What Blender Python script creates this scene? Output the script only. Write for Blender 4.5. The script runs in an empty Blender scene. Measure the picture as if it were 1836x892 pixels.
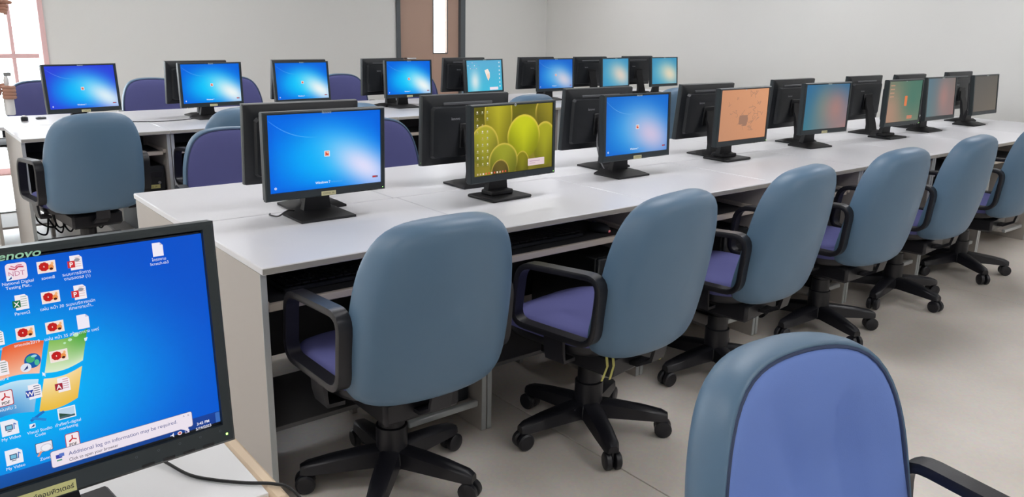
import bpy, bmesh, math, random
import numpy as np
from mathutils import Vector, Matrix
random.seed(7)
sc = bpy.context.scene
COL = sc.collection
R = math.radians

# ------------------------------------------------------------------ camera
FPX = 1461.9
CAM = Vector((-0.8065, -2.1207, 1.4127)); YAW, PITCH, ROLL = .6759, .2678, .0207
fw = Vector((math.sin(YAW)*math.cos(PITCH), math.cos(YAW)*math.cos(PITCH), -math.sin(PITCH)))
r0 = Vector((math.cos(YAW), -math.sin(YAW), 0)); u0 = r0.cross(fw)
rr = r0*math.cos(ROLL)+u0*math.sin(ROLL); uu = u0*math.cos(ROLL)-r0*math.sin(ROLL)
cam_d = bpy.data.cameras.new('camera'); cam = bpy.data.objects.new('camera', cam_d); COL.objects.link(cam)
cam.matrix_world = Matrix(((rr.x, uu.x, -fw.x, CAM.x), (rr.y, uu.y, -fw.y, CAM.y), (rr.z, uu.z, -fw.z, CAM.z), (0, 0, 0, 1)))
cam_d.sensor_width = 36; cam_d.lens = 36*FPX/1836; cam_d.clip_start = .02
sc.camera = cam

# ------------------------------------------------------------------ world, exposure
w = bpy.data.worlds.new('sky'); sc.world = w; w.use_nodes = True
w.node_tree.nodes['Background'].inputs['Color'].default_value = (.93, .96, 1, 1)
w.node_tree.nodes['Background'].inputs['Strength'].default_value = 8.0
sc.view_settings.view_transform = 'Standard'; sc.view_settings.look = 'None'
sc.view_settings.exposure = 0.0; sc.view_settings.gamma = 1.0; sc.view_settings.use_curve_mapping = False
LAMP = 10.0          # radiance of the fluorescent diffusers in the ceiling
SCREEN = 0.95       # radiance of a white screen pixel

# ------------------------------------------------------------------ materials
def lin(c):
    c = np.asarray(c, float)/255.
    return np.where(c <= .04045, c/12.92, ((c+.055)/1.055)**2.4)
MATS = {}
def pbr(name, rgb, rough=.5, metal=0., var=.06, vscale=6., bump=0., bscale=200., spec=.5, coat=0.):
    m = bpy.data.materials.new(name); m.use_nodes = True; nt = m.node_tree; b = nt.nodes['Principled BSDF']
    c = lin(rgb)
    tc = nt.nodes.new('ShaderNodeTexCoord')
    nz = nt.nodes.new('ShaderNodeTexNoise'); nz.inputs['Scale'].default_value = vscale; nz.inputs['Detail'].default_value = 3
    nt.links.new(tc.outputs['Object'], nz.inputs['Vector'])
    mx = nt.nodes.new('ShaderNodeMix'); mx.data_type = 'RGBA'
    mx.inputs['A'].default_value = (*(c*(1-var)), 1); mx.inputs['B'].default_value = (*np.minimum(c*(1+var), 1), 1)
    nt.links.new(nz.outputs['Fac'], mx.inputs['Factor']); nt.links.new(mx.outputs['Result'], b.inputs['Base Color'])
    b.inputs['Roughness'].default_value = rough; b.inputs['Metallic'].default_value = metal
    b.inputs['Specular IOR Level'].default_value = spec; b.inputs['Coat Weight'].default_value = coat
    if bump:
        n2 = nt.nodes.new('ShaderNodeTexNoise'); n2.inputs['Scale'].default_value = bscale; n2.inputs['Detail'].default_value = 4
        nt.links.new(tc.outputs['Object'], n2.inputs['Vector'])
        bp = nt.nodes.new('ShaderNodeBump'); bp.inputs['Strength'].default_value = bump; bp.inputs['Distance'].default_value = .002
        nt.links.new(n2.outputs['Fac'], bp.inputs['Height']); nt.links.new(bp.outputs['Normal'], b.inputs['Normal'])
    MATS[name] = m; return m
pbr('wall_paint', (227, 227, 224), .75, var=.015, vscale=1.5, bump=.05, bscale=90)
pbr('ceiling_paint', (225, 224, 220), .8, var=.01)
pbr('laminate_top', (222, 222, 226), .32, var=.012, vscale=3)
pbr('laminate_panel', (184, 178, 172), .5, var=.03, vscale=4)
pbr('laminate_edge', (172, 169, 160), .5, var=.03)
pbr('panel_edge_metal', (186, 190, 190), .4, .2, var=.03)
pbr('rail_beige', (206, 196, 184), .45, var=.03)
pbr('inner_grey', (100, 99, 99), .6, var=.05)
pbr('inner_dark', (40, 40, 42), .6, var=.06)
pbr('beige_rim', (222, 199, 170), .45, var=.03)
pbr('white_laminate', (235, 235, 236), .35, var=.01)
pbr('black_plastic', (31, 34, 38), .42, var=.08, bump=.05, bscale=500)
pbr('bezel_plastic', (38, 47, 50), .38, var=.05, bump=.04, bscale=600)
pbr('black_matte', (19, 19, 22), .55, var=.1)
pbr('chair_plastic', (25, 25, 31), .38, var=.08, bump=.08, bscale=300)
pbr('vinyl_blue', (93, 122, 148), .42, var=.05, vscale=5, bump=.06, bscale=350)
pbr('fabric_violet', (101, 103, 156), .9, var=.05, vscale=9, bump=.35, bscale=900, spec=.2)
pbr('fabric_blue', (122, 150, 220), .85, var=.04, vscale=7, bump=.25, bscale=900, spec=.25)
pbr('piping_dark', (58, 72, 104), .6)
pbr('grey_vent', (96, 98, 102), .5)
pbr('steel', (150, 152, 156), .3, .9)
pbr('door_leaf', (184, 154, 138), .55, var=.04, vscale=2)
pbr('door_frame', (88, 94, 98), .5, var=.04)
pbr('window_frame', (236, 196, 196), .45, var=.03)  # pink tint of lens flare put into the frame's colour
pbr('skin', (188, 140, 118), .5, var=.05, vscale=30)
pbr('dark_cloth', (40, 40, 48), .85, var=.1, bump=.2)
pbr('shirt_cloth', (120, 124, 140), .85, var=.06, bump=.2)
pbr('hair_black', (22, 18, 17), .5, var=.2)
pbr('bottle_white', (240, 240, 238), .25, var=.01)
pbr('bottle_cap', (150, 152, 150), .4)
pbr('cable_black', (20, 21, 23), .5)
pbr('cable_grey', (120, 120, 124), .5)
pbr('strip_yellow', (196, 190, 110), .8)
pbr('red_tag', (214, 40, 60), .5)
pbr('paving', (200, 198, 192), .8, var=.05)

def floor_mat():
    m = bpy.data.materials.new('terrazzo_floor'); m.use_nodes = True; nt = m.node_tree; b = nt.nodes['Principled BSDF']
    tc = nt.nodes.new('ShaderNodeTexCoord')
    n1 = nt.nodes.new('ShaderNodeTexNoise'); n1.inputs['Scale'].default_value = 2.2; n1.inputs['Detail'].default_value = 5
    n2 = nt.nodes.new('ShaderNodeTexVoronoi'); n2.inputs['Scale'].default_value = 90
    nt.links.new(tc.outputs['Object'], n1.inputs['Vector']); nt.links.new(tc.outputs['Object'], n2.inputs['Vector'])
    r1 = nt.nodes.new('ShaderNodeValToRGB'); r1.color_ramp.elements[0].position = .3; r1.color_ramp.elements[1].position = .7
    r1.color_ramp.elements[0].color = (*lin((216, 207, 197)), 1); r1.color_ramp.elements[1].color = (*lin((229, 221, 212)), 1)
    nt.links.new(n1.outputs['Fac'], r1.inputs['Fac'])
    mx = nt.nodes.new('ShaderNodeMix'); mx.data_type = 'RGBA'; mx.blend_type = 'MULTIPLY'; mx.inputs['Factor'].default_value = .07
    nt.links.new(r1.outputs['Color'], mx.inputs['A']); nt.links.new(n2.outputs['Color'], mx.inputs['B'])
    nt.links.new(mx.outputs['Result'], b.inputs['Base Color'])
    b.inputs['Roughness'].default_value = .34
    MATS['terrazzo'] = m
floor_mat()
def attr_mat(name, emit):
    m = bpy.data.materials.new(name); m.use_nodes = True; nt = m.node_tree; b = nt.nodes['Principled BSDF']
    a = nt.nodes.new('ShaderNodeAttribute'); a.attribute_name = 'Col'
    if emit:
        b.inputs['Base Color'].default_value = (.004, .004, .005, 1); b.inputs['Roughness'].default_value = .5
        b.inputs['Specular IOR Level'].default_value = .08
        nt.links.new(a.outputs['Color'], b.inputs['Emission Color']); b.inputs['Emission Strength'].default_value = SCREEN
    else:
        nt.links.new(a.outputs['Color'], b.inputs['Base Color']); b.inputs['Roughness'].default_value = .55
    MATS[name] = m
attr_mat('lit_display', True); attr_mat('printed', False)
def emis(name, rgb, s):
    m = bpy.data.materials.new(name); m.use_nodes = True; b = m.node_tree.nodes['Principled BSDF']
    b.inputs['Base Color'].default_value = (.8, .8, .8, 1)
    b.inputs['Emission Color'].default_value = (*lin(rgb), 1); b.inputs['Emission Strength'].default_value = s; MATS[name] = m
emis('lamp_diffuser', (252, 252, 255), LAMP); emis('led_green', (150, 255, 60), 2.5); emis('led_red', (255, 20, 25), .25)
def glass():
    m = bpy.data.materials.new('window_glass'); m.use_nodes = True; nt = m.node_tree; nt.nodes.clear()
    o = nt.nodes.new('ShaderNodeOutputMaterial'); t = nt.nodes.new('ShaderNodeBsdfTransparent'); g = nt.nodes.new('ShaderNodeBsdfGlossy')
    g.inputs['Roughness'].default_value = .03; x = nt.nodes.new('ShaderNodeMixShader'); x.inputs[0].default_value = .06
    t.inputs['Color'].default_value = (.96, .98, .98, 1)
    nt.links.new(t.outputs[0], x.inputs[1]); nt.links.new(g.outputs[0], x.inputs[2]); nt.links.new(x.outputs[0], o.inputs[0]); MATS['glass'] = m
glass()

# ------------------------------------------------------------------ mesh helpers
class MB:
    def __init__(s): s.v = []; s.f = []; s.m = []
    def add(s, vs, fs, mat=0, xf=None):
        o = len(s.v)
        s.v += [tuple(xf @ Vector(p)) for p in vs] if xf is not None else [tuple(p) for p in vs]
        for f in fs: s.f.append([o+i for i in f]); s.m.append(mat)
        return s
    def box(s, x0, x1, y0, y1, z0, z1, bev=.003, mat=0, xf=None):
        b = min(bev, .45*min(x1-x0, y1-y0, z1-z0)); lo = (x0, y0, z0); hi = (x1, y1, z1)
        V = []; idx = {}
        for sx in (0, 1):
            for sy in (0, 1):
                for sz in (0, 1):
                    sg = (sx, sy, sz)
                    for a in range(3):
                        p = []
                        for k in range(3):
                            e = hi[k] if sg[k] else lo[k]
                            p.append(e if k == a else e+(-b if sg[k] else b))
                        idx[(sx, sy, sz, a)] = len(V); V.append(p)
        F = []
        def quad(keys): F.append([idx[k] for k in keys])
        for a in range(3):
            b1, b2 = (a+1) % 3, (a+2) % 3
            for e in (0, 1):
                ks = []
                for (p, q) in ((0, 0), (1, 0), (1, 1), (0, 1)):
                    k = [0, 0, 0]; k[a] = e; k[b1] = p; k[b2] = q; ks.append((*k, a))
                quad(ks if e else ks[::-1])
        for a in range(3):           # edges along axis a
            b1, b2 = (a+1) % 3, (a+2) % 3
            for p in (0, 1):
                for q in (0, 1):
                    k0 = [0, 0, 0]; k0[b1] = p; k0[b2] = q; k1 = list(k0); k1[a] = 1
                    ks = [(*k0, b1), (*k1, b1), (*k1, b2), (*k0, b2)]
                    quad(ks if (p ^ q) else ks[::-1])
        for sx in (0, 1):
            for sy in (0, 1):
                for sz in (0, 1):
                    ks = [(sx, sy, sz, a) for a in range(3)]
                    quad(ks if (sx+sy+sz) % 2 else ks[::-1])
        return s.add(V, F, mat, xf)
    def loft(s, rings, mat=0, cap0=True, cap1=True, closed=True, xf=None):
        n = len(rings[0]); V = [p for r in rings for p in r]; F = []
        for i in range(len(rings)-1):
            for j in range(n if closed else n-1):
                k = (j+1) % n
                F.append([i*n+j, i*n+k, (i+1)*n+k, (i+1)*n+j])
        if cap0: F.append(list(range(n))[::-1])
        if cap1: F.append([(len(rings)-1)*n+j for j in range(n)])
        return s.add(V, F, mat, xf)
    def lathe(s, prof, seg=24, mat=0, xf=None):
        rings = [[(r*math.cos(2*math.pi*j/seg), r*math.sin(2*math.pi*j/seg), z) for j in range(seg)] for r, z in prof]
        return s.loft(rings, mat, xf=xf)
    def tube(s, pts, rad, seg=8, mat=0, closed=False, sec=None):
        P = [Vector(p) for p in pts]; n = len(P); rings = []; up = None
        for i in range(n):
            if closed: t = (P[(i+1) % n]-P[i-1]).normalized()
            else: t = (P[min(i+1, n-1)]-P[max(i-1, 0)]).normalized()
            if up is None:
                up = Vector((1, 0, 0)) if abs(t.x) < .8 else Vector((0, 0, 1))
            a = (up-t*up.dot(t)).normalized(); b = t.cross(a); up = a
            rd = rad[i] if isinstance(rad, (list, tuple)) else rad
            if sec: rings.append([P[i]+a*q[0]+b*q[1] for q in sec])
            else: rings.append([P[i]+a*rd*math.cos(2*math.pi*j/seg)+b*rd*math.sin(2*math.pi*j/seg) for j in range(seg)])
        if closed: rings.append(rings[0])
        return s.loft(rings, mat, not closed, not closed)
    def mesh(s, name, mats, angle=40):
        me = bpy.data.meshes.new(name); me.from_pydata(s.v, [], s.f)
        for m in mats: me.materials.append(MATS[m])
        if len(mats) > 1: me.polygons.foreach_set('material_index', s.m)
        bm = bmesh.new(); bm.from_mesh(me); bmesh.ops.recalc_face_normals(bm, faces=bm.faces); bm.to_mesh(me); bm.free()
        me.shade_smooth(); me.set_sharp_from_angle(angle=R(angle)); me.update()
        return me
    def build(s, name, mats, parent=None, angle=40, loc=None, rot=None):
        if isinstance(mats, str): mats = [mats]
        return link(name, s.mesh(name, mats, angle), parent, loc, rot)
def link(name, me, parent=None, loc=None, rot=None):
    o = bpy.data.objects.new(name, me); COL.objects.link(o)
    if parent is not None: o.parent = parent
    if loc is not None: o.location = loc
    if rot is not None: o.rotation_euler = rot
    return o
def tag(o, label=None, cat=None, group=None, kind=None):
    if label: o['label'] = label
    if cat: o['category'] = cat
    if group: o['group'] = group
    if kind: o['kind'] = kind
    return o
def empty(name, loc=(0, 0, 0), rz=0):
    o = bpy.data.objects.new(name, None); COL.objects.link(o); o.location = loc; o.rotation_euler = (0, 0, rz); o.empty_display_size = .1
    return o
KIDS = {}
def kids(o): return [c for c in COL.objects if c.parent == o]
def copy_tree(o, parent=None, skip=()):
    c = o.copy(); COL.objects.link(c); c.parent = parent
    for k in list(o.children):
        if k.name.split('.')[0] not in skip: copy_tree(k, c, skip)
    return c
def spline(pts, n=12):
    P = [Vector(p) for p in pts]; P = [P[0]*2-P[1]]+P+[P[-1]*2-P[-2]]; out = []
    for i in range(1, len(P)-2):
        for k in range(n):
            t = k/n; a, b, c, d = P[i-1], P[i], P[i+1], P[i+2]
            out.append(.5*((2*b)+(c-a)*t+(2*a-5*b+4*c-d)*t*t+(3*b-a-3*c+d)*t**3))
    out.append(P[-2]); return out
def cable(name, pts, rad, mat, label, group=None, n=10):
    o = MB().tube(spline(pts, n), rad, 6).build(name, mat)
    return tag(o, label, 'cable', group)

# flat print: polygons with colours, in the local XZ plane, seen from -Y
_txt = {}
def text_geo(body, bold=False):
    if (body, bold) in _txt: return _txt[(body, bold)]
    cu = bpy.data.curves.new('t', 'FONT'); cu.body = body; cu.resolution_u = 3
    if bold: cu.offset = .018
    o = bpy.data.objects.new('t', cu); COL.objects.link(o)
    dg = bpy.context.evaluated_depsgraph_get(); me = bpy.data.meshes.new_from_object(o.evaluated_get(dg))
    vs = [(v.co.x, v.co.y) for v in me.vertices]; fs = [list(p.vertices) for p in me.polygons]
    bpy.data.objects.remove(o); bpy.data.curves.remove(cu); bpy.data.meshes.remove(me)
    _txt[(body, bold)] = (vs, fs); return vs, fs
class Draw:
    STEP = .00004
    def __init__(s): s.v = []; s.f = []; s.c = []; s.k = 0
    def add(s, vs, fs, cols):
        s.k += 1; o = len(s.v); y = -s.k*s.STEP
        s.v += [(a, y, b) for a, b in vs]
        for f in fs: s.f.append([o+i for i in f])
        cols = np.asarray(cols, float)
        for i in range(len(vs)): s.c.append(lin(cols if cols.ndim == 1 else cols[i]))
    def poly(s, pts, c): s.add(pts, [list(range(len(pts)))], c)
    def rect(s, x0, x1, z0, z1, c): s.poly([(x0, z0), (x1, z0), (x1, z1), (x0, z1)], c)
    def rrect(s, x0, x1, z0, z1, r, c):
        p = []
        for cx, cz, a0 in ((x1-r, z0+r, -90), (x1-r, z1-r, 0), (x0+r, z1-r, 90), (x0+r, z0+r, 180)):
            p += [(cx+r*math.cos(R(a0+k*22.5)), cz+r*math.sin(R(a0+k*22.5))) for k in range(5)]
        s.poly(p, c)
    def ell(s, cx, cz, rx, rz, c, n=20): s.poly([(cx+rx*math.cos(2*math.pi*k/n), cz+rz*math.sin(2*math.pi*k/n)) for k in range(n)], c)
    def line(s, pts, wd, c):
        for (a, b), (d, e) in zip(pts[:-1], pts[1:]):
            L = math.hypot(d-a, e-b) or 1; nx, nz = -(e-b)/L*wd/2, (d-a)/L*wd/2
            s.poly([(a+nx, b+nz), (a-nx, b-nz), (d-nx, e-nz), (d+nx, e+nz)], c)
    def text(s, body, x, z, size, c, align='c', bold=False, shear=0, width=None):
        vs, fs = text_geo(body, bold)
        if not vs: return
        x0 = min(v[0] for v in vs); x1 = max(v[0] for v in vs); sx = size
        if width: sx = width/(x1-x0)
        ox = {'c': -(x0+x1)/2, 'l': -x0, 'r': -x1}[align]
        s.add([(x+(v[0]+ox+shear*v[1])*sx, z+v[1]*size) for v in vs], fs, c)
    def grid(s, x0, x1, z0, z1, nx, ny, fn):
        U, V = np.meshgrid(np.linspace(0, 1, nx+1), np.linspace(0, 1, ny+1))
        col = fn(U.ravel(), V.ravel()); vs = list(zip((x0+(x1-x0)*U).ravel().tolist(), (z0+(z1-z0)*V).ravel().tolist()))
        W = nx+1; fs = [[j*W+i, j*W+i+1, (j+1)*W+i+1, (j+1)*W+i] for j in range(ny) for i in range(nx)]
        s.add(vs, fs, col)
    def mesh(s, name, mat):
        me = bpy.data.meshes.new(name); me.from_pydata(s.v, [], s.f)
        a = me.color_attributes.new('Col', 'FLOAT_COLOR', 'POINT')
        c = np.ones((len(s.v), 4), np.float32); c[:, :3] = np.array(s.c); a.data.foreach_set('color', c.ravel())
        me.materials.append(MATS[mat]); me.update(); return me
    def build(s, name, mat, parent, loc=None): return link(name, s.mesh(name, mat), parent, loc)

# ------------------------------------------------------------------ the room
XW0, XW1, YW0, YW1, HC = -3.2, 6.62, -4.2, 6.5, 2.75
T = .15
fl = empty('floor'); tag(fl, kind='structure')
xs = [XW0, -2.0, 1.0, 4.0, XW1]
for a, b in zip(xs[:-1], xs[1:]):
    MB().box(a+.0025, b-.0025, YW0, YW1, -.05, 0, .0015).build('floor_panel', 'terrazzo', fl)
MB().box(XW0, XW1, YW0, YW1, -.08, -.051, 0).build('floor_bed', 'inner_grey', fl)
tag(MB().box(XW0, XW1, YW0, YW1, HC, HC+.1, 0).build('ceiling', 'ceiling_paint'), kind='structure')
WX0, WX1, WZ1 = -1.75, .632, 2.25
DX0, DX1, DZ1 = 4.29, 5.27, 2.12
wb = MB()
wb.box(XW0-T, WX0, YW1, YW1+T, 0, HC, 0); wb.box(WX0, WX1, YW1, YW1+T, WZ1, HC, 0); wb.box(WX1, DX0, YW1, YW1+T, 0, HC, 0)
wb.box(DX0, DX1, YW1, YW1+T, DZ1, HC, 0); wb.box(DX1, XW1+T, YW1, YW1+T, 0, HC, 0)
tag(wb.build('wall_back', 'wall_paint'), kind='structure')
tag(MB().box(XW1, XW1+T, YW0-T, YW1, 0, HC, 0).build('wall_right', 'wall_paint'), kind='structure')
tag(MB().box(XW0-T, XW0, YW0-T, YW1, 0, HC, 0).build('wall_left', 'wall_paint'), kind='structure')
tag(MB().box(XW0, XW1, YW0-T, YW0, 0, HC, 0).build('wall_front', 'wall_paint'), kind='structure')
# glazed opening at the left end of the back wall
wn = empty('window_1', ((WX0+WX1)/2, YW1, 0)); tag(wn, kind='structure')
def wl(mb, name, mat, par=wn): return mb.build(name, mat, par, loc=None if par is None else (-par.location.x, -par.location.y, 0))
wl(MB().box(WX1-.045, WX1, YW1-.02, YW1+.12, 0, WZ1, .004), 'window_jamb', 'window_frame')
wl(MB().box(WX0, WX0+.045, YW1-.02, YW1+.12, 0, WZ1, .004), 'window_jamb', 'window_frame')
wl(MB().box(WX0+.045, WX1-.045, YW1-.02, YW1+.12, WZ1-.05, WZ1, .004), 'window_head', 'window_frame')
wl(MB().box(WX0+.045, WX1-.045, YW1-.01, YW1+.12, 0, .06, .004), 'window_sill', 'window_frame')
wl(MB().box(WX0+.045, WX1-.07, YW1+.0, YW1+.05, 1.035, 1.075, .004), 'window_rail', 'window_frame')
mull = [.36, -.17, -.70, -1.22]
for x in mull: wl(MB().box(x-.016, x+.016, YW1+.005, YW1+.045, .06, WZ1-.05, .004), 'window_mullion', 'window_frame')
ed = [WX0+.045]+sorted(mull)+[WX1-.045]
for a, b in zip(ed[:-1], ed[1:]):
    for z0, z1 in ((.06, 1.035), (1.075, WZ1-.05)):
        wl(MB().box(a+.002, b-.002, YW1+.022, YW1+.028, z0, z1, 0), 'window_pane', 'glass')
dr = empty('door_1', ((DX0+DX1)/2, YW1, 0)); tag(dr, kind='structure')
wl(MB().box(DX0, DX0+.05, YW1-.03, YW1+.12, 0, DZ1, .004), 'door_jamb', 'door_frame', dr)
wl(MB().box(DX1-.07, DX1, YW1-.03, YW1+.12, 0, DZ1, .004), 'door_jamb', 'door_frame', dr)
wl(MB().box(DX0+.05, DX1-.07, YW1-.03, YW1+.12, DZ1-.06, DZ1, .004), 'door_head', 'door_frame', dr)
SX0, SX1, SZ0, SZ1 = 4.828, 5.02, 1.065, 1.9
lf = MB(); y0, y1 = YW1+.02, YW1+.06
lf.box(DX0+.053, SX0, y0, y1, .01, DZ1-.063, .001); lf.box(SX1, DX1-.073, y0, y1, .01, DZ1-.063, .001)
lf.box(SX0, SX1, y0, y1, .01, SZ0, .001); lf.box(SX0, SX1, y0, y1, SZ1, DZ1-.063, .001)
wl(lf, 'door_leaf', 'door_leaf', dr)
gb = MB()
for a in ((SX0-.012, SX0, SZ0-.012, SZ1+.012), (SX1, SX1+.012, SZ0-.012, SZ1+.012), (SX0, SX1, SZ0-.012, SZ0), (SX0, SX1, SZ1, SZ1+.012)):
    gb.box(a[0], a[1], y0-.008, y0, a[2], a[3], .002)
wl(gb, 'glazing_bead', 'door_frame', dr)
wl(MB().box(SX0, SX1, y0+.015, y0+.021, SZ0, SZ1, 0), 'door_pane', 'glass', dr)
hd = MB().tube([(4.42, y0, 1.0), (4.42, y0-.05, 1.0), (4.54, y0-.055, 1.0)], .011, 8)
wl(hd, 'door_handle', 'steel', dr)
tag(MB().box(-8, 10, YW1+T+.02, 14, -.16, -.1, 0).build('paving_outside', 'paving'), kind='structure')
# fluorescent troffers in the ceiling
def ceil_light(x, y, lab):
    e = empty('ceiling_light', (x, y, HC-.035)); tag(e, lab, 'ceiling light', 'ceiling lights')
    f = MB(); a, b = .62, .31
    f.box(-a, a, -b, -b+.03, -.02, .035, .003); f.box(-a, a, b-.03, b, -.02, .035, .003); f.box(-a, -a+.03, -b+.03, b-.03, -.02, .035, .003); f.box(a-.03, a, -b+.03, b-.03, -.02, .035, .003)
    f.build('frame', 'ceiling_paint', e)
    MB().box(-a+.031, a-.031, -b+.031, b-.031, -.005, .005, .001).build('diffuser', 'lamp_diffuser', e)
names = {-2.6: 'behind the camera', .1: 'above the row of blue-grey chairs', 2.3: 'above the aisle behind the front row', 4.7: 'above the far row'}
for iy, y in enumerate((-2.6, .1, 2.3, 4.7)):
    for ix, x in enumerate((-1.6, 1.8, 5.2)):
        ceil_light(x, y, 'square-edged fluorescent ceiling light %s, %s of three' % (names[y], ('left', 'middle', 'right')[ix]))

# ------------------------------------------------------------------ computer desks
D = .6115
def make_desk():
    e = empty('computer_desk')
    top = MB().box(-.0+.0015, .7985, -.012, D-.0035, .728, .75, .003).build('desktop', 'laminate_top', e)
    MB().box(.003, .797, -.0135, -.0125, .7305, .7475, .0004).build('edge_band', 'laminate_edge', top)
    for x in (.003, .779):
        p = MB().box(x, x+.018, .012, D-.02, 0, .7275, .001).build('side_panel', 'laminate_panel', e)
        MB().box(x-.0005, x+.0185, .0085, .0117, .003, .726, .0008).build('edge_band', 'panel_edge_metal', p)
    MB().box(.0215, .7785, D-.06, D-.045, .24, .7275, .001).build('back_panel', 'inner_dark', e)  # dark grey panel, deepened in colour to stand in for under-desk shade
    tr = MB().box(.04, .76, .07, .40, .60, .614, .001).build('keyboard_tray', 'inner_dark', e)
    MB().box(.038, .762, .052, .0695, .594, .618, .003).build('edge_strip', 'rail_beige', tr)
    for x in (.0215, .7605):
        MB().box(x, x+.018, .045, .40, .606, .63, .002).build('tray_slide', 'rail_beige', e)
    MB().box(.0215, .49, .10, .46, .185, .2, .001).build('lower_shelf', 'inner_grey', e)
    MB().box(.4905, .7785, .03, .05, .09, .112, .003).build('front_rail', 'panel_edge_metal', e)
    MB().box(.4905, .7785, .051, .50, .09, .104, .001).build('tower_board', 'laminate_panel', e)
    MB().box(.47, .49, .40, .46, 0, .184, .001).build('shelf_support', 'laminate_panel', e)
    return e
ORD = ['first', 'second', 'third', 'fourth', 'fifth', 'sixth', 'seventh', 'eighth']
desk0 = make_desk(); first = True
def put_desk(x, y, rz, lab, grp, skip=()):
    global first
    o = desk0 if first else copy_tree(desk0, skip=skip); first = False
    o.location = (x, y, 0); o.rotation_euler = (0, 0, rz); tag(o, lab, 'desk', grp); return o
BX, BY = -.128, 3.09
for k in range(8):
    put_desk(.8*k, 0, 0, 'white laminate computer desk, %s from the left on the near side of the front row' % ORD[k], 'front row desks')
    put_desk(.8*k+.8-.015, 2*D, math.pi, 'white laminate computer desk, %s from the left on the far side of the front row' % ORD[k], 'front row desks')
    db = put_desk(BX+.8*k, BY, 0, 'white laminate computer desk, %s from the left on the near side of the back row' % ORD[k], 'back row desks', ('lower_shelf', 'shelf_support') if k == 0 else ())
    if k == 0:
        MB().box(.0215, .49, .10, .13, .10, .14, .003).build('foot_rail', 'inner_grey', db)
    put_desk(BX+.8*k+.8-.1, BY+2*D, math.pi, 'white laminate computer desk, %s from the left on the far side of the back row' % ORD[k], 'back row desks', ('back_panel',) if k == 0 else ())

# foreground table with a beige rim, and the one that butts against it
def rim_table(x0, x1, y0, y1, lab):
    e = empty('side_table', ((x0+x1)/2, (y0+y1)/2, 0)); ox, oy = e.location.x, e.location.y
    g = lambda m, n, mat: m.build(n, mat, e, loc=(-ox, -oy, 0))
    rw = .024
    g(MB().box(x0+rw, x1-rw, y0+rw, y1-rw, .724, .75, .001), 'tabletop', 'white_laminate')
    g(MB().box(x1-rw, x1, y0, y1, .72, .7495, .006), 'rim', 'beige_rim'); g(MB().box(x0, x0+rw, y0, y1, .72, .7495, .006), 'rim', 'beige_rim')
    g(MB().box(x0+rw, x1-rw, y0, y0+rw, .72, .7495, .006), 'rim', 'beige_rim'); g(MB().box(x0+rw, x1-rw, y1-rw, y1, .72, .7495, .006), 'rim', 'beige_rim')
    for x in (x0+.05, x1-.09):
        for y in (y0+.05, y1-.09):
            g(MB().box(x, x+.04, y, y+.04, 0, .7235, .003), 'leg', 'panel_edge_metal')
    g(MB().box(x0+.09, x1-.09, y1-.08, y1-.065, .35, .7235, .001), 'modesty_panel', 'laminate_panel')
    tag(e, lab, 'table')
rim_table(-1.32, -.398, -1.112, -.50, 'white table with a beige rim under the large foreground monitor')
rim_table(-1.32, -.398, -1.73, -1.116, 'white beige-rimmed table nearest the camera, butted against the foreground monitor table')

# ------------------------------------------------------------------ screens
def mixc(a, b, t): return np.asarray(a, float)*(1-t)[:, None]+np.asarray(b, float)*t[:, None]
def sstep(a, b, x): t = np.clip((x-a)/(b-a), 0, 1); return t*t*(3-2*t)
def login(deep=(0, 108, 234), cy=(0, 176, 254), glow=(226, 226, 255), gc=(.84, .25), gs=(.22, .46), gk=1.0, edge=(12, 86, 214)):
    def f(u, v):
        d = np.sqrt(((u-.50)/.62)**2+((v-.42)/.62)**2)
        c = mixc(cy, deep, sstep(.15, 1.05, d))
        c = c*(1-sstep(.75, 1, v)*.0)[:, None]
        x = (u-gc[0])*.8+(v-gc[1])*.6; y = -(u-gc[0])*.6+(v-gc[1])*.8
        g = np.exp(-((x/gs[0])**2+(y/gs[1])**2))*gk
        c = mixc_arr(c, np.asarray(glow, float), np.clip(g, 0, 1))
        e = sstep(.8, 1.05, np.maximum(np.abs(u-.5)*2, np.abs(v-.5)*2)*(1-g*.8))*.35
        return mixc_arr(c, np.asarray(edge, float), e)
    return f
def mixc_arr(c, b, t): return c*(1-t)[:, None]+b[None, :]*t[:, None]
def grad(c00, c10, c01, c11, blobs=()):
    def f(u, v):
        a = mixc(c00, c10, u); b = mixc(c01, c11, u); c = a*(1-v)[:, None]+b*v[:, None]
        for (x, y, rx, ry, col, k) in blobs:
            c = mixc_arr(c, np.asarray(col, float), k*np.exp(-(((u-x)/rx)**2+((v-y)/ry)**2)))
        return c
    return f
def bulbs(u, v):
    c = mixc((128, 118, 40), (104, 100, 26), v)
    n = .5+.5*np.sin(u*9+v*4)*np.cos(v*7-u*3); c = c*(.85+.3*n)[:, None]
    E = [(.30, .86, .17, .55, (166, 158, 40)), (.96, .86, .19, .30, (134, 124, 36)), (.90, .38, .16, .34, (150, 148, 34)), (.13, .44, .17, .30, (152, 148, 44)),
         (.62, .52, .21, .33, (178, 182, 30)), (.60, .10, .09, .20, (120, 116, 26)), (.36, .18, .18, .27, (138, 140, 40)), (.32, .02, .11, .19, (92, 80, 34))]
    for (x, y, rx, ry, col) in E:
        d = np.sqrt(((u-x)/rx)**2+((v-y)/ry)**2); m = 1-sstep(.985, 1.02, d)
        col = np.asarray(col, float); sh = 1.12-.42*sstep(.0, 1.3, np.abs(u-x)/rx*.6+(y-v)/ry*.5+.25)
        cc = col[None, :]*sh[:, None]; rim = sstep(.86, 1.0, d)*sstep(-.6, .3, (v-y)/ry)
        cc = mixc_arr(cc, np.array((236, 204, 92.)), rim*.75)
        c = c*(1-m)[:, None]+cc*m[:, None]
    t = sstep(.2, .34, v)*0; return np.clip(c, 0, 255)
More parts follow.
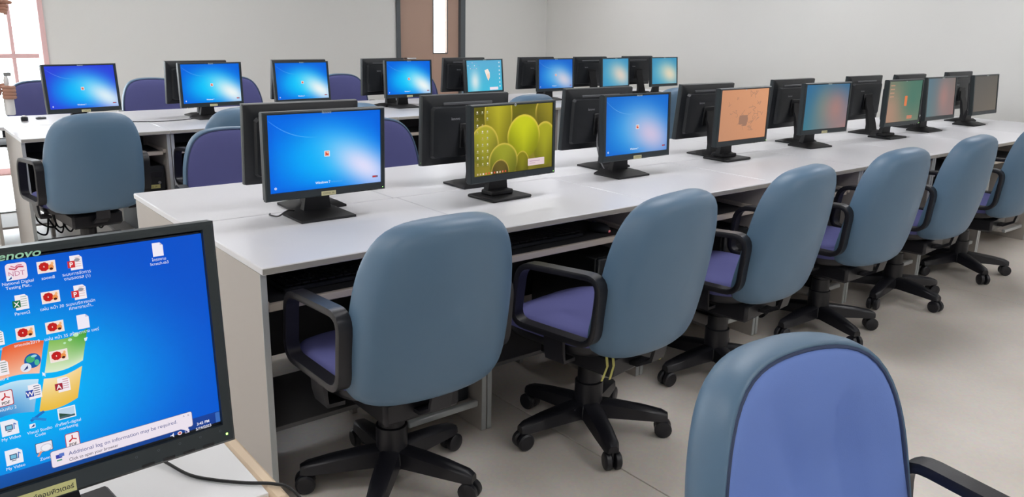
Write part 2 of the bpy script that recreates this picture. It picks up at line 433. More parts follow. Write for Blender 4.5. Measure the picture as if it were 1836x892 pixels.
SW, SH, SOZ = .408, .255, .0085     # lit area, metres, and its centre above the panel centre
def screen_mesh(name, fn, nx=48, ny=30, extra=None):
    d = Draw(); d.grid(-SW/2, SW/2, SOZ-SH/2, SOZ+SH/2, nx, ny, fn)
    if extra: extra(d)
    return d.mesh(name, 'lit_display')
UV = lambda u, v: (-SW/2+SW*u, SOZ-SH/2+SH*v)
def login_bits(fn):
    out = []
    def new(): d = Draw(); d.k = 4; return d
    d = new(); x, z = UV(.5, .46)
    d.rrect(x-.010, x+.010, z-.010, z+.010, .002, (226, 236, 246)); d.rect(x-.0075, x+.0075, z-.0075, z+.0075, (232, 150, 130)); d.ell(x, z-.001, .005, .004, (216, 70, 50)); d.ell(x+.003, z+.003, .003, .003, (250, 214, 190)); out.append(('user_tile', d))
    d = new(); x, z = UV(.47, .065); d.text('Windows 7', x-.006, z, .0115, (235, 245, 255), 'c', True); d.text('Professional', x+.042, z, .010, (90, 170, 240)); out.append(('caption', d))
    d = new(); x, z = UV(.045, .06); d.ell(x, z, .0042, .0042, (240, 245, 255)); d.ell(x, z, .0026, .0026, (140, 170, 240)); out.append(('access_icon', d))
    d = new(); x, z = UV(.945, .085); d.rrect(x-.011, x+.011, z-.0035, z+.0035, .001, (120, 96, 130)); d.rect(x-.009, x+.003, z-.0025, z+.0025, (196, 60, 60)); out.append(('power_icon', d))
    return [(n, d.mesh(n, 'lit_display')) for n, d in out]
def arc_mesh(fn):
    d = Draw(); d.k = 3; n = 26; A = []; B = []; ca = []; cb = []
    for k in range(n+1):
        t = k/n; u = .01+.42*t; v = .93-.24*(1-(1-t)**2.4); wd = .007*(1-.5*t)
        A.append(UV(u, v+wd)); B.append(UV(u, v-wd)); c = fn(np.array([u]), np.array([v]))[0]
        s = .5*math.sin(math.pi*min(1, .12+t*.88))**.7; ca.append(c*(1-s*.25)+np.array((190, 230, 255))*s*.25); cb.append(c*(1-s)+np.array((190, 230, 255))*s)
    vs = A+B; fs = [[k, k+1, n+2+k, n+1+k] for k in range(n)]
    d.add(vs, fs, ca+cb); return d.mesh('light_arc', 'lit_display')
L1 = login(); LB = login(deep=(44, 70, 222), cy=(0, 184, 255), glow=(222, 242, 252), edge=(50, 60, 206)); LC = login(deep=(0, 104, 228), cy=(0, 196, 255), glow=(240, 250, 250), gs=(.23, .46), edge=(10, 100, 220))
L3 = login(deep=(20, 112, 212), cy=(40, 160, 236), glow=(206, 196, 226), gc=(.72, .32), gs=(.30, .46), edge=(36, 96, 205))
L6 = login(deep=(24, 104, 208), cy=(50, 160, 232), glow=(206, 206, 224), gc=(.74, .3), gs=(.26, .42), edge=(40, 90, 200))
L7 = login(deep=(60, 150, 196), cy=(84, 170, 200), glow=(218, 208, 196), gc=(.7, .4), gs=(.30, .45), edge=(84, 150, 190))
L8 = login(deep=(64, 150, 190), cy=(100, 178, 200), glow=(224, 214, 188), gc=(.72, .38), gs=(.3, .42), edge=(70, 150, 190))
G5 = grad((58, 120, 138), (166, 128, 126), (50, 108, 152), (54, 108, 146), [(.45, .5, .25, .5, (122, 138, 128), .8), (.72, .45, .26, .42, (170, 128, 122), .9)])
G6 = grad((168, 132, 112), (120, 130, 110), (120, 128, 108), (72, 116, 100), [(.75, .6, .3, .5, (76, 120, 104), .9), (.1, .3, .25, .4, (178, 140, 120), .7)])
G7 = grad((96, 124, 128), (150, 118, 116), (92, 120, 136), (130, 118, 112), [(.6, .5, .2, .45, (172, 128, 122), .8)])
G8 = grad((104, 98, 92), (112, 104, 94), (92, 90, 86), (98, 94, 88))
G4 = grad((196, 142, 110), (214, 150, 112), (208, 148, 112), (222, 160, 120))
def b5fn(u, v):
    c = mixc((70, 190, 222), (96, 176, 214), v)
    c = mixc_arr(c, np.array((232, 240, 240.)), np.exp(-(((u-.22)/.13)**2+((v-.32)/.34)**2))*.9)
    return c
def map_lines(d):
    rnd = random.Random(3)
    for k in range(26):
        u, v = rnd.uniform(.2, .8), rnd.uniform(.2, .9); pts = []
        for j in range(4): pts.append(UV(min(.97, max(.03, u)), min(.97, max(.03, v)))); u += rnd.uniform(-.09, .09); v += rnd.uniform(-.09, .09)
        d.line(pts, .0032, (180, 134, 108))
    x, z = UV(.5, .38)
    for k in range(9): d.rect(x-.03+rnd.uniform(-.02, .05), x-.02+rnd.uniform(-.0, .06), z+rnd.uniform(-.03, .0), z+rnd.uniform(0.004, .03), (160, 122, 102))
def desk_icons(cols, rows, col, tail=None):
    def f(d):
        rnd = random.Random(11)
        for a in range(cols):
            for b in range(rows):
                if rnd.random() < .12: continue
                x, z = UV(.045+a*.058, .93-b*.094); c = rnd.choice(col)
                d.rrect(x-.003, x+.003, z-.003, z+.003, .001, c); d.rect(x-.005, x+.005, z-.0068, z-.0058, [.75*q+.25*p for q, p in zip((200, 196, 170), c)])
        if tail: tail(d)
    return f
def bulb_tail(d):
    rnd = random.Random(5)
    for k in range(11):
        x, z = UV(.04+k*.034, .028); d.rrect(x-.0035, x+.0035, z-.0035, z+.0035, .001, rnd.choice([(240, 220, 200), (210, 90, 60), (200, 180, 150), (230, 120, 90)]))
    x, z = UV(.78, .115); d.rrect(x-.045, x+.045, z-.014, z+.014, .003, (228, 206, 210)); d.rect(x-.036, x+.02, z+.002, z+.005, (190, 160, 180)); d.rect(x-.036, x-.005, z-.006, z-.004, (190, 160, 180))
def b5_tail(d):
    rnd = random.Random(8)
    for k in range(7):
        x, z = UV(.93, .92-k*.13); d.rrect(x-.006, x+.006, z-.006, z+.006, .001, (226, 236, 244))
    x, z = UV(.57, .52); d.poly([(x-.03, z+.04), (x+.01, z+.05), (x+.03, z+.02), (x+.03, z-.02), (x+.01, z-.05), (x-.01, z-.01)], (248, 236, 226)); d.ell(x+.012, z-.012, .014, .026, (250, 214, 190))
    x, z = UV(.75, .07); d.rrect(x-.05, x+.05, z-.012, z+.012, .003, (244, 230, 240))
def g6_tail(d):
    x, z = UV(.55, .5); d.rrect(x-.018, x+.014, z-.03, z+.034, .004, (224, 124, 76))
    x, z = UV(.72, .1); d.rrect(x-.035, x+.03, z-.012, z+.010, .003, (198, 130, 104))
    for k in range(4):
        x, z = UV(.12, .9-.09*k); d.rect(x-.03, x+.02, z-.003, z+.003, (196, 150, 124))
SCR = {}
def scr(key, fn, nx=48, ny=30, extra=None, bits=False):
    SCR[key] = (screen_mesh('screen', fn, nx, ny, extra), login_bits(fn) if bits else None, arc_mesh(fn) if bits else None)
scr('L1', L1, bits=True); scr('LB', LB, bits=True); scr('LC', LC, bits=True); scr('L3', L3, bits=True); scr('L6', L6, bits=True)
scr('L7', L7); scr('L8', L8); scr('G5', G5); scr('G6', G6, extra=g6_tail); scr('G7', G7); scr('G8', G8); scr('G4', G4, extra=map_lines)
scr('bulbs', bulbs, 168, 105, desk_icons(3, 9, [(206, 202, 160), (190, 170, 110), (186, 190, 160), (236, 230, 210)], bulb_tail))
scr('B5', b5fn, 60, 38, desk_icons(6, 3, [(226, 200, 230), (240, 240, 246), (120, 130, 220)], b5_tail))

# ------------------------------------------------------------------ monitors
PW, PH = .442, .292
BASEB = .085                         # base centre lies this far behind the screen front
def frame_mesh(mb, ow, oh, iw, ih, oz, y0, y1, b=.004):
    hw, hh = ow/2, oh/2; ix, z0, z1 = iw/2, oz-ih/2, oz+ih/2
    O = [(-hw, -hh), (hw, -hh), (hw, hh), (-hw, hh)]; I = [(-ix, z0), (ix, z0), (ix, z1), (-ix, z1)]
    def rect(P, y, ins=0): return [(x-math.copysign(ins, x), y, z-math.copysign(ins, z-oz*0)) for x, z in P]
    rings = [rect(O, y1), rect(O, y0+b), rect(O, y0, b), [(x, y0, z) for x, z in I], [(x*.997, y0+.005, oz+(z-oz)*.997) for x, z in I]]
    mb.loft(rings, 0, False, False)
def make_monitor(kind='wide', pz=.233):
    e = empty('monitor')
    pc = (0, -BASEB, pz)
    f = MB(); frame_mesh(f, PW, PH, SW+.002, SH+.002, SOZ, 0, .022); f.build('bezel', 'bezel_plastic', e, loc=pc)
    b = MB(); hw, hh = PW/2, PH/2
    def ring(w_, zb, zt, y, ch=.01): return [(-w_+ch, y, zb), (w_-ch, y, zb), (w_, y, zb+ch), (w_, y, zt-ch), (w_-ch, y, zt), (-w_+ch, y, zt), (-w_, y, zt-ch), (-w_, y, zb+ch)]
    b.loft([ring(hw-.0005, -hh+.0005, hh-.0005, .0222, .002), ring(hw-.001, -hh+.001, hh-.001, .030, .004), ring(hw-.012, -hh+.012, hh-.010, .036), ring(hw-.034, -hh+.03, hh-.045, .040), ring(hw-.040, -hh+.036, hh-.051, .055), ring(hw-.060, -hh+.056, hh-.071, .058)], 0, False, True)
    b.loft([ring(hw-.012, -hh+.012, hh-.012, .0063, .002), ring(hw-.012, -hh+.012, hh-.012, .0225, .002)], 0, True, False)
    bc = b.build('back_cover', 'black_plastic', e, loc=pc)
    MB().box(-.125, .125, .0365, .0425, hh-.042, hh-.030, .002).build('vent_slot', 'grey_vent', bc)
    MB().box(-.055, .055, .0585, .066, -.075, .03, .004).build('mount_plate', 'black_matte', bc)
    if kind == 'wide':
        d = Draw(); d.text('lenovo', 0, 0, .016, (150, 152, 156), 'c', True)
        o = d.build('back_logo', 'printed', bc, (.075, .0590, .045)); o.rotation_euler = (0, 0, math.pi)
        d = Draw(); d.text('lenovo', 0, 0, .0125, (190, 205, 200), 'c', True, .18); d.build('front_logo', 'printed', e, (0, -BASEB-.0003, pz+PH/2-.0115))
    elif kind == 'round':
        d = Draw(); d.ell(0, 0, .0055, .0055, (206, 214, 216)); d.text('hp', 0, -.0025, .008, (40, 60, 80), 'c', True); d.build('front_logo', 'printed', e, (0, -BASEB-.0003, pz+PH/2-.0085))
    for k in range(4):
        MB().box(-.008, .008, -.0012, .002, -.0035, .0, .0008).build('button', 'black_matte', e, loc=(.105+.026*k, -BASEB, pz-PH/2+.005))
    ld = MB().box(-.0014, .0014, -.0008, .001, -.0014, .0014, .0004).build('power_light', 'led_green', e, loc=(.209, -BASEB, pz-PH/2+.009))
    # neck: rises from the base and bends towards the panel
    nk = MB(); y0 = -BASEB+.0665
    path = [(.012, .020), (.010, .06), (-.0, .11), (y0+.014, .15), (y0+.004, .185), (y0+.004, .235)]
    rings = []
    for i, (y, z) in enumerate(path):
        wd = (.052, .046, .042, .042, .044, .044)[i]; th = (.03, .024, .02, .016, .010, .004)[i]
        dz = (pz-.233)*min(1, z/.19)
        rings.append([(-wd, y-th*.0-.0, z+dz), (wd, y, z+dz), (wd, y+th, z+dz+.002), (-wd, y+th, z+dz+.002)])
    nk.loft(rings); nk.build('neck', 'black_matte', e)
    bs = MB(); a, bdp = .102, .08
    if kind == 'wide':
        bs.loft([[(-a, -bdp, 0), (a, -bdp, 0), (a, bdp, 0), (-a, bdp, 0)], [(-a, -bdp, .008), (a, -bdp, .008), (a, bdp, .008), (-a, bdp, .008)],
                 [(-a+.03, -bdp+.045, .022), (a-.03, -bdp+.045, .022), (a-.03, bdp-.012, .024), (-a+.03, bdp-.012, .024)]])
    else:
        bs.box(-a, a, -bdp, bdp, 0, .012, .004); bs.box(-.056, .056, -.02, .05, .0115, .03, .004)
    bs.build('base', 'black_matte', e)
    return e
def sticker_mesh():
    d = Draw(); d.rect(-.027, .027, -.0075, .0075, (214, 208, 160)); d.text('COM33 .08', 0, -.003, .0085, (96, 92, 70)); return d.mesh('sticker', 'printed')
STK = sticker_mesh()
MON = {'wide': make_monitor('wide'), 'round': make_monitor('round')}
used_m = {k: False for k in MON}
PANEL_PARTS = ('bezel', 'back_cover', 'front_logo', 'button', 'power_light', 'screen', 'sticker')
def put_monitor(x, y, yaw, tilt, screen, lab, far=False, kind='wide', sticker=False, tpl=None, z=.75, red=False, group=None):
    if used_m[kind]: e = copy_tree(MON[kind], skip=('screen', 'sticker', 'red_tag'))
    else: e = MON[kind]; used_m[kind] = True
    rz = R(yaw)+(math.pi if far else 0)
    fx, fy = math.sin(rz), -math.cos(rz)          # facing
    e.location = (x-fx*BASEB, y-fy*BASEB, z+.0005); e.rotation_euler = (0, 0, rz)
    pz = .233
    if screen:
        me, bits, arc = SCR[screen]
        s = link('screen', me, e, (0, -BASEB+.0045, pz))
        if bits:
            for nm, bm_ in bits: link(nm, bm_, s)
            link('light_arc', arc, s)
    if sticker: link('sticker', STK, e, (0, -BASEB-.0005, pz-PH/2+.0095))
    if red:
        bc = [c for c in e.children if c.name.split('.')[0] == 'back_cover'][0]
        MB().box(-.012, .012, .0585, .0605, -.012, .02, .001).build('red_tag', 'red_tag', bc, loc=(-.06, .0, .05))
    # tip the panel about its own middle
    tt = R(tilt)
    for c in e.children:
        if c.name.split('.')[0] in PANEL_PARTS:
            off = Vector(c.location)-Vector((0, -BASEB, pz))
            c.location = Vector((0, -BASEB, pz))+Matrix.Rotation(-tt, 3, 'X') @ off; c.rotation_euler = (-tt, 0, 0)
    tag(e, lab, 'monitor', group); return e
G1, G2, G3, G4_ = 'monitors on the near side of the front row', 'monitors on the far side of the front row', 'monitors on the near side of the back row', 'monitors on the far side of the back row'
# note: the far-side pivot keeps the plain dark panel in a switched-off look
OFF = grad((10, 10, 12), (12, 12, 14), (14, 14, 16), (12, 12, 14)); scr('off', OFF, 2, 2)
def pair(near, far, need=.332):
    """keep two stands that share a desk depth from running into each other: shift both apart by a few centimetres"""
    d = max(0, need-(far[1]-near[1]))/2; out = []
    for q, sg in ((near, -1), (far, 1)):
        f = (q[1]+sg*d-CAM.y)/(q[1]-CAM.y); out.append(((q[0]-CAM.x)*f+CAM.x, q[1]+sg*d))
    return out
S2 = 'back of a black monitor on the front row, '
for (n, f, nyaw, ntilt, scrn, nlab, kw, fyaw, ftilt, flab) in [
    ((.411, .400), (.466, .743), 0, -1.5, 'L1', 'black widescreen monitor with bright blue login screen, nearest on the front row', dict(sticker=True), -1.6, 5.7, 'directly behind the nearest blue screen'),
    ((1.153, .316), (1.216, .760), 4, 1.4, 'bulbs', 'black monitor showing a yellow-green plant wallpaper', dict(kind='round'), -.3, 2.5, 'behind the plant wallpaper'),
    ((1.931, .404), (2.025, .789), .8, 2.6, 'L3', 'black monitor with blue login screen between the plant and orange screens', dict(sticker=True), -1, 3.7, 'behind the third front-row screen'),
    ((2.788, .459), (2.807, .757), 1.3, 0, 'G4', 'black monitor with an orange map-like screen', dict(kind='round'), .1, 5, 'behind the orange screen'),
    ((3.614, .489), (3.689, .802), -3.8, .3, 'G5', 'black monitor with faded blue and pink screen just right of the orange screen', dict(sticker=True), .9, 3, 'behind the faded blue and pink screen'),
    ((4.443, .445), (4.564, .822), -1.2, .8, 'G6', 'black monitor with a green and orange desktop', dict(kind='round'), .8, 1.6, 'left of the green screen'),
    ((5.158, .540), (5.107, .790), .2, 4, 'G7', 'black monitor with a dull grey and pink screen right of the green one', {}, .7, 6.9, 'peeking above the green screen'),
    ((5.906, .551), (5.901, .790), .9, 5, 'G8', 'black monitor with dim brown-grey screen at the right end of the front row', {}, .9, 1, 'left of the dim brown-grey screen')]:
    n, f = pair(n, f)
    put_monitor(*n, nyaw, ntilt, scrn, nlab, group=G1, **kw); put_monitor(*f, fyaw, ftilt, 'off', S2+flab, far=True, group=G2)
put_monitor(.302, 3.524, 10.7, 4.9, 'LB', 'black monitor with deep blue login screen, leftmost on the back row', sticker=True, group=G3)
S3 = 'back of a black monitor on the back row, '
for (n, f, nyaw, ntilt, scrn, nlab, kw, fyaw, ftilt, red, flab) in [
    ((1.101, 3.543), (1.093, 3.863), 6.2, 1.4, 'LC', 'black monitor with blue login screen, second from left on the back row', dict(sticker=True), 7, 5.6, 0, 'behind the second screen from the left'),
    ((1.754, 3.538), (1.861, 3.870), 3.9, 5.5, 'LC', 'black monitor with blue login screen, third from left on the back row', {}, 2.7, 6.9, 0, 'hidden behind the third screen'),
    ((2.682, 3.585), (2.602, 3.890), 1.9, 2.1, 'LC', 'black monitor with blue login screen in front of the brown door', dict(sticker=True), 10.8, 1.9, 1, 'with a small red tag'),
    ((3.433, 3.581), (3.413, 3.902), 7, 5.3, 'B5', 'black monitor showing a light blue desktop with a pale shape, back row', {}, .8, 5.2, 0, 'in front of the right door jamb'),
    ((4.245, 3.585), (4.218, 3.875), .5, 3.1, 'L6', 'black monitor with blue login screen, third from the right on the back row', {}, 3, 4.1, 0, 'third from the right'),
    ((5.012, 3.579), (4.904, 3.870), 7.6, 3.6, 'L7', 'black monitor with pale teal screen, second from the right on the back row', {}, .7, 6.9, 0, 'second from the right'),
    ((5.757, 3.613), (5.574, 3.870), 4.2, 4.8, 'L8', 'black monitor with pale teal and cream screen, rightmost on the back row', {}, .2, 6.9, 0, 'rightmost')]:
    n, f = pair(n, f, .35)
    put_monitor(*n, nyaw, ntilt, scrn, nlab, group=G3, **kw); put_monitor(*f, fyaw, ftilt, 'off', S3+flab, far=True, red=bool(red), group=G4_)

# ------------------------------------------------------------------ foreground monitor with its full desktop
def fg_monitor():
    pz = .2665
    e = make_monitor('fg', pz); tag(e, 'large foreground monitor with a blue desktop full of icons', 'monitor')
    yaw, tilt, roll = .1052, .1018, -.0223
    px, py = -.6898, -1.1226
    fx, fy = math.sin(yaw), -math.cos(yaw)
    e.location = (px-fx*BASEB, py-fy*BASEB, .7505); e.rotation_euler = (0, 0, yaw)
    def wall(u, v):
        d = np.sqrt(((u-.46)/.62)**2+((v-.40)/.75)**2)
        c = mixc((0, 184, 252), (2, 92, 216), sstep(.05, .95, d))
        return mixc_arr(c, np.array((6, 72, 196.)), sstep(.6, 1.1, u*.55+v*.55)*.5)
    d = Draw(); d.grid(-SW/2, SW/2, SOZ-SH/2, SOZ+SH/2, 96, 60, wall)
    d.grid(-SW/2, SW/2, SOZ-SH/2, SOZ-SH/2+.0150, 40, 2, lambda u, v: mixc((14, 92, 176), (24, 60, 140), u)*(1.0+.1*v)[:, None])
    s = d.build('screen', 'lit_display', e, (0, -BASEB+.0045, pz))
    def sub(dr, name): o = dr.build(name, 'lit_display', s); return o
    # four-pane flag
    def pane(cx0, cx1, cy0, cy1, fn):
        dr = Draw(); dr.k = 4; n = 12; vs = []; cs = []
        for j in range(n+1):
            for i in range(n+1):
                X = cx0+(cx1-cx0)*i/n; Y = cy0+(cy1-cy0)*j/n
                vs.append((.003+.044*X+.010*Y, .000+.040*Y-.0055*math.sin(X*2.6+.3)+.004*X)); cs.append(fn(i/n, j/n))
        fs = [[j*(n+1)+i, j*(n+1)+i+1, (j+1)*(n+1)+i+1, (j+1)*(n+1)+i] for j in range(n) for i in range(n)]
        dr.add(vs, fs, cs); sub(dr, 'flag_pane')
    lerp = lambda a, b, t: np.array(a, float)*(1-t)+np.array(b, float)*t
    pane(-1, -.06, .08, 1, lambda i, j: lerp(lerp((250, 190, 160), (236, 96, 50), j), (250, 214, 196), max(0, i-.4)*(1-j)))
    pane(.06, 1, .08, 1, lambda i, j: lerp(lerp((226, 240, 210), (134, 190, 90), j), (40, 150, 40), max(0, i-.35)*1.3*j))
    pane(-1, -.06, -1, -.08, lambda i, j: lerp(lerp((20, 120, 200), (190, 230, 250), j), (220, 240, 252), i*.5))
    pane(.06, 1, -1, -.08, lambda i, j: lerp(lerp((238, 190, 60), (252, 232, 190), j), (240, 190, 90), i*.4))
    dr = Draw(); dr.k = 7
    for (x, z, r_) in ((.044, .038, .0030), (.037, .0335, .0022), (.031, .031, .0015)): dr.ell(x, z, r_, r_*.8, (190, 236, 190))
    dr.poly([(.052, .032), (.056, .0325), (.0545, .0285), (.0525, .028)], (226, 244, 255)); sub(dr, 'flag_leaves')
    WHT = (236, 240, 250)
    def icon(x, z, kind, *lines):
        dr = Draw(); dr.k = 9
        if kind == 'doc': dr.poly([(x-.0065, z-.0085), (x+.0065, z-.0085), (x+.0065, z+.0050), (x+.003, z+.0085), (x-.0065, z+.0085)], (244, 238, 250)); dr.poly([(x+.003, z+.0085), (x+.0065, z+.0050), (x+.003, z+.005)], (205, 200, 222))
        elif kind in ('ppt', 'xls', 'word', 'acc', 'txt'):
            dr.poly([(x-.0055, z-.0085), (x+.0075, z-.0085), (x+.0075, z+.0055), (x+.0045, z+.0085), (x-.0055, z+.0085)], (246, 240, 246))
            cc = dict(ppt=(208, 50, 56), xls=(28, 112, 66), word=(44, 72, 168), acc=(164, 36, 56), txt=(180, 190, 180))[kind]
            for k in range(5): dr.rect(x+.000, x+.006, z+.0055-k*.0026, z+.0064-k*.0026, {'ppt': (226, 190, 190), 'xls': (170, 190, 180), 'word': (90, 100, 130), 'acc': (210, 150, 160), 'txt': (130, 150, 140)}[kind])
            if kind == 'ppt': dr.ell(x+.002, z+.003, .003, .002, (150, 150, 160))
            if kind != 'txt':
                dr.rect(x-.0085, x-.0005, z-.0055, z+.0025, cc); dr.text(dict(ppt='P', xls='X', word='W', acc='A')[kind], x-.0045, z-.0043, .0075, (255, 245, 245), 'c', True)
        elif kind == 'flower':
            dr.rect(x-.0095, x+.0095, z-.0068, z+.0068, (246, 236, 236)); dr.rect(x-.0085, x+.0085, z-.0058, z+.0058, (250, 226, 214))
            for k in range(9): a = k*.7; dr.ell(x-.0025+.003*math.cos(a), z+.0005+.003*math.sin(a), .0026, .0022, (188+6*(k % 3), 28+8*(k % 2), 30), 8)
            dr.ell(x+.0045, z-.001, .0028, .0034, (240, 150, 80)); dr.ell(x+.0045, z-.0028, .0018, .0014, (70, 30, 20)); dr.ell(x+.006, z+.003, .0014, .0018, (245, 180, 120))
        elif kind == 'ndt':
            dr.rrect(x-.0105, x+.0105, z-.0095, z+.0095, .0035, (246, 226, 236)); dr.text('NDT', x, z-.0050, .0078, (196, 130, 160), 'c'); dr.line([(x-.007, z+.004), (x-.001, z+.002), (x+.002, z+.005), (x+.0075, z+.0042)], .0016, (196, 66, 96)); dr.line([(x-.005, z+.0065), (x-.001, z+.0045), (x+.002, z+.007), (x+.006, z+.0066)], .0012, (214, 110, 140))
            dr.rect(x-.0105, x-.0045, z-.0095, z-.0040, (235, 240, 250)); dr.poly([(x-.0090, z-.0085), (x-.0055, z-.005), (x-.0055, z-.0078)], (40, 60, 130))
        elif kind == 'globe':
            dr.ell(x+.001, z+.001, .0085, .0085, (24, 92, 170)); dr.ell(x-.001, z+.003, .0045, .0040, (70, 176, 120)); dr.ell(x+.005, z-.002, .0025, .0035, (80, 190, 150)); dr.ell(x+.003, z+.006, .003, .0015, (160, 220, 230))
            dr.ell(x-.0065, z-.0055, .0055, .0050, (226, 232, 246)); dr.poly([(x-.0095, z-.0085), (x-.0045, z-.003), (x-.0045, z-.0068)], (50, 60, 120))
        elif kind == 'pdf':
            dr.rrect(x-.0078, x+.0078, z-.0090, z+.0090, .002, (176, 30, 50)); dr.rrect(x-.0070, x+.0070, z-.0082, z+.0082, .0016, (250, 236, 240))
            dr.line([(x-.004, z-.001), (x, z+.002), (x+.0045, z+.0)], .0013, (200, 36, 46)); dr.line([(x, z+.0062), (x, z+.002), (x-.0035, z-.0015)], .0013, (200, 36, 46)); dr.text('PDF', x, z-.0068, .0048, (30, 26, 30), 'c', True)
        elif kind == 'video':
            dr.poly([(x-.0085, z-.0090), (x+.0085, z-.0090), (x+.0085, z+.0050), (x+.004, z+.0090), (x-.0085, z+.0090)], (240, 240, 250)); dr.rect(x-.0045, x+.003, z-.003, z+.0032, (60, 80, 120)); dr.rect(x-.0035, x+.002, z-.002, z+.0022, (120, 190, 220)); dr.line([(x+.004, z-.003), (x+.0045, z+.004), (x+.0065, z+.002)], .001, (60, 110, 190)); dr.rect(x-.003, x+.0015, z-.0048, z-.0038, (90, 100, 120))
        elif kind == 'code':
            dr.line([(x-.0075, z+.001), (x+.007, z+.0085)], .0030, (30, 110, 196)); dr.line([(x-.006, z+.004), (x+.008, z-.002)], .0030, (40, 134, 214)); dr.rect(x-.0095, x-.0035, z-.0075, z-.0025, (236, 240, 250)); dr.poly([(x-.0085, z-.0068), (x-.0045, z-.003), (x-.0045, z-.006)], (40, 60, 130))
        elif kind == 'zoom':
            dr.rrect(x-.0090, x+.0090, z-.0045, z+.0075, .001, (70, 80, 110)); dr.rrect(x-.0083, x+.0083, z-.0038, z+.0068, .001, (238, 232, 244)); dr.ell(x+.002, z+.000, .006, .0045, (200, 200, 214)); dr.ell(x+.002, z+.0, .005, .0037, (242, 240, 248)); dr.line([(x-.0035, z-.003), (x-.0075, z-.0082)], .0022, (224, 150, 130))
        elif kind == 'pic':
            dr.rect(x-.0095, x+.0095, z-.0070, z+.0070, (244, 244, 248)); dr.rect(x-.0083, x+.0083, z-.0058, z+.0058, (190, 216, 236)); dr.poly([(x-.0083, z-.0058), (x+.0083, z-.0058), (x+.0083, z-.0035), (x-.0083, z-.003)], (70, 100, 110)); dr.poly([(x-.0083, z-.003), (x+.004, z-.0033), (x-.003, z-.0005), (x-.0083, z+.0015)], (50, 84, 70))
        elif kind == 'dark': dr.rrect(x-.008, x+.006, z-.008, z+.008, .002, (20, 36, 120))
        for k, t in enumerate(lines): dr.text(t, x, z-.0140-.0050*k, .0050, WHT)
        sub(dr, 'desktop_icon')
    c1, c2, c3, c4 = -.0355, -.0068, .0233, .0535; rw = [.1225, .0873, .0520, .0176, -.0173, -.0517, -.0864]
    icon(c2, rw[0], 'ndt', 'National Digital', 'Testing Plat..'); icon(c3, rw[0], 'flower', 'zoom8'); icon(c4, rw[0], 'ppt', 'ระบบการจัดการ', 'งานรอดรส (1)'); icon(.148, rw[0]+.001, 'doc', 'โครงงาน', 'Scratch.sb3')
    icon(c1, rw[1], 'dark', '0.9'); icon(c2, rw[1], 'xls', 'Parent2'); icon(c3, rw[1], 'flower', 'แผ่น หน้า 30'); icon(c4, rw[1], 'ppt', 'ระบบบริการหนัก', 'ศึกษางานต่ำ..')
    icon(c1, rw[2], 'txt', 'แผน'); icon(c2, rw[2], 'flower', 'smonde2019'); icon(c3, rw[2], 'flower', 'แผ่น หน้า 35'); icon(c4, rw[2], 'doc', 'สร้างตาราง แพร่')
    icon(c1, rw[3], 'txt', 'แผน 2'); icon(c2+.002, rw[3], 'globe'); icon(c3, rw[3], 'flower')
    icon(c1, rw[4], 'pdf', 'แผ่นพับ 2'); icon(c2, rw[4], 'word'); icon(c3, rw[4], 'acc')
    icon(c1, rw[5], 'video', 'My Video'); icon(c2, rw[5], 'code', 'Visual Studio', 'Code'); icon(c3, rw[5], 'pic', 'คำศัพท์-digital', 'marketing')
    icon(c1, rw[6], 'video', 'My Video'); icon(c2+.002, rw[6], 'zoom', 'Zoom'); icon(c3+.002, rw[6], 'pdf')
    dr = Draw(); dr.k = 60; x0, x1, z0, z1 = .0, .166, -.1125, -.0930
    dr.rrect(x0-.0006, x1+.0006, z0-.0006, z1+.0006, .0026, (110, 110, 140)); dr.rrect(x0, x1, z0, z1, .0024, (240, 230, 242)); dr.poly([(.150, z0), (.160, z0), (.1595, z0-.0045)], (240, 230, 242))
    dr.text('Additional log on information may be required.', .0185, -.1030, .0066, (66, 78, 140), 'l', width=.128); dr.text('Click to open your browser', .0185, -.1102, .0056, (40, 34, 50), 'l', width=.055)
    dr.rect(.005, .0115, -.1030, -.0985, (60, 70, 170)); dr.rect(.0085, .014, -.1015, -.0975, (90, 120, 200)); dr.rect(.0055, .011, -.1062, -.1045, (90, 160, 130))
    dr.text('x', .1615, -.0977, .005, (120, 120, 140)); dr.text('^', .1555, -.0985, .005, (120, 120, 140)); sub(dr, 'notification_balloon')
    dr = Draw(); dr.k = 10
    dr.text('3:45 PM', .1805, -.1150, .0052, (236, 236, 250), 'c', True); dr.text('5/19/2023', .1805, -.1214, .0052, (236, 236, 250), 'c', True)
    dr.poly([(.137, -.1175), (.139, -.1175), (.1415, -.1150), (.1415, -.1210), (.139, -.1185), (.137, -.1185)], (240, 240, 250)); dr.ell(.1492, -.118, .003, .0025, (240, 224, 226)); dr.ell(.1492, -.118, .0018, .0013, (200, 80, 80)); dr.rect(.156, .1615, -.1205, -.1160, (226, 220, 240)); dr.poly([(.1565, -.120), (.160, -.120), (.1565, -.116)], (60, 60, 120))
    dr.rect(.1975, .2035, -.1185, -.1050, (60, 110, 190)); sub(dr, 'taskbar_clock')
    dr = Draw(); dr.k = 70; x, z = .0035, -.0005
    dr.poly([(x, z+.004), (x+.0038, z+.0005), (x+.0021, z+.0006), (x+.0030, z-.0016), (x+.0022, z-.0019), (x+.0013, z+.0002), (x, z-.0008)], (245, 245, 250)); sub(dr, 'mouse_pointer')
    d = Draw(); d.text('lenovo', 0, 0, .0125, (176, 232, 196), 'c', True, .22, width=.046); d.build('front_logo', 'printed', e, (-.005, -BASEB-.0004, pz+.1372))
    d = Draw(); d.rect(-.062, .0216, -.0072, .0072, (208, 206, 140)); d.text('COM 33 ศูนย์คอมพิวเตอร์', .019, -.0030, .0078, (40, 40, 30), 'r', True); d.build('sticker', 'printed', e, (0, -BASEB-.0005, pz-.1395))
    d = Draw()
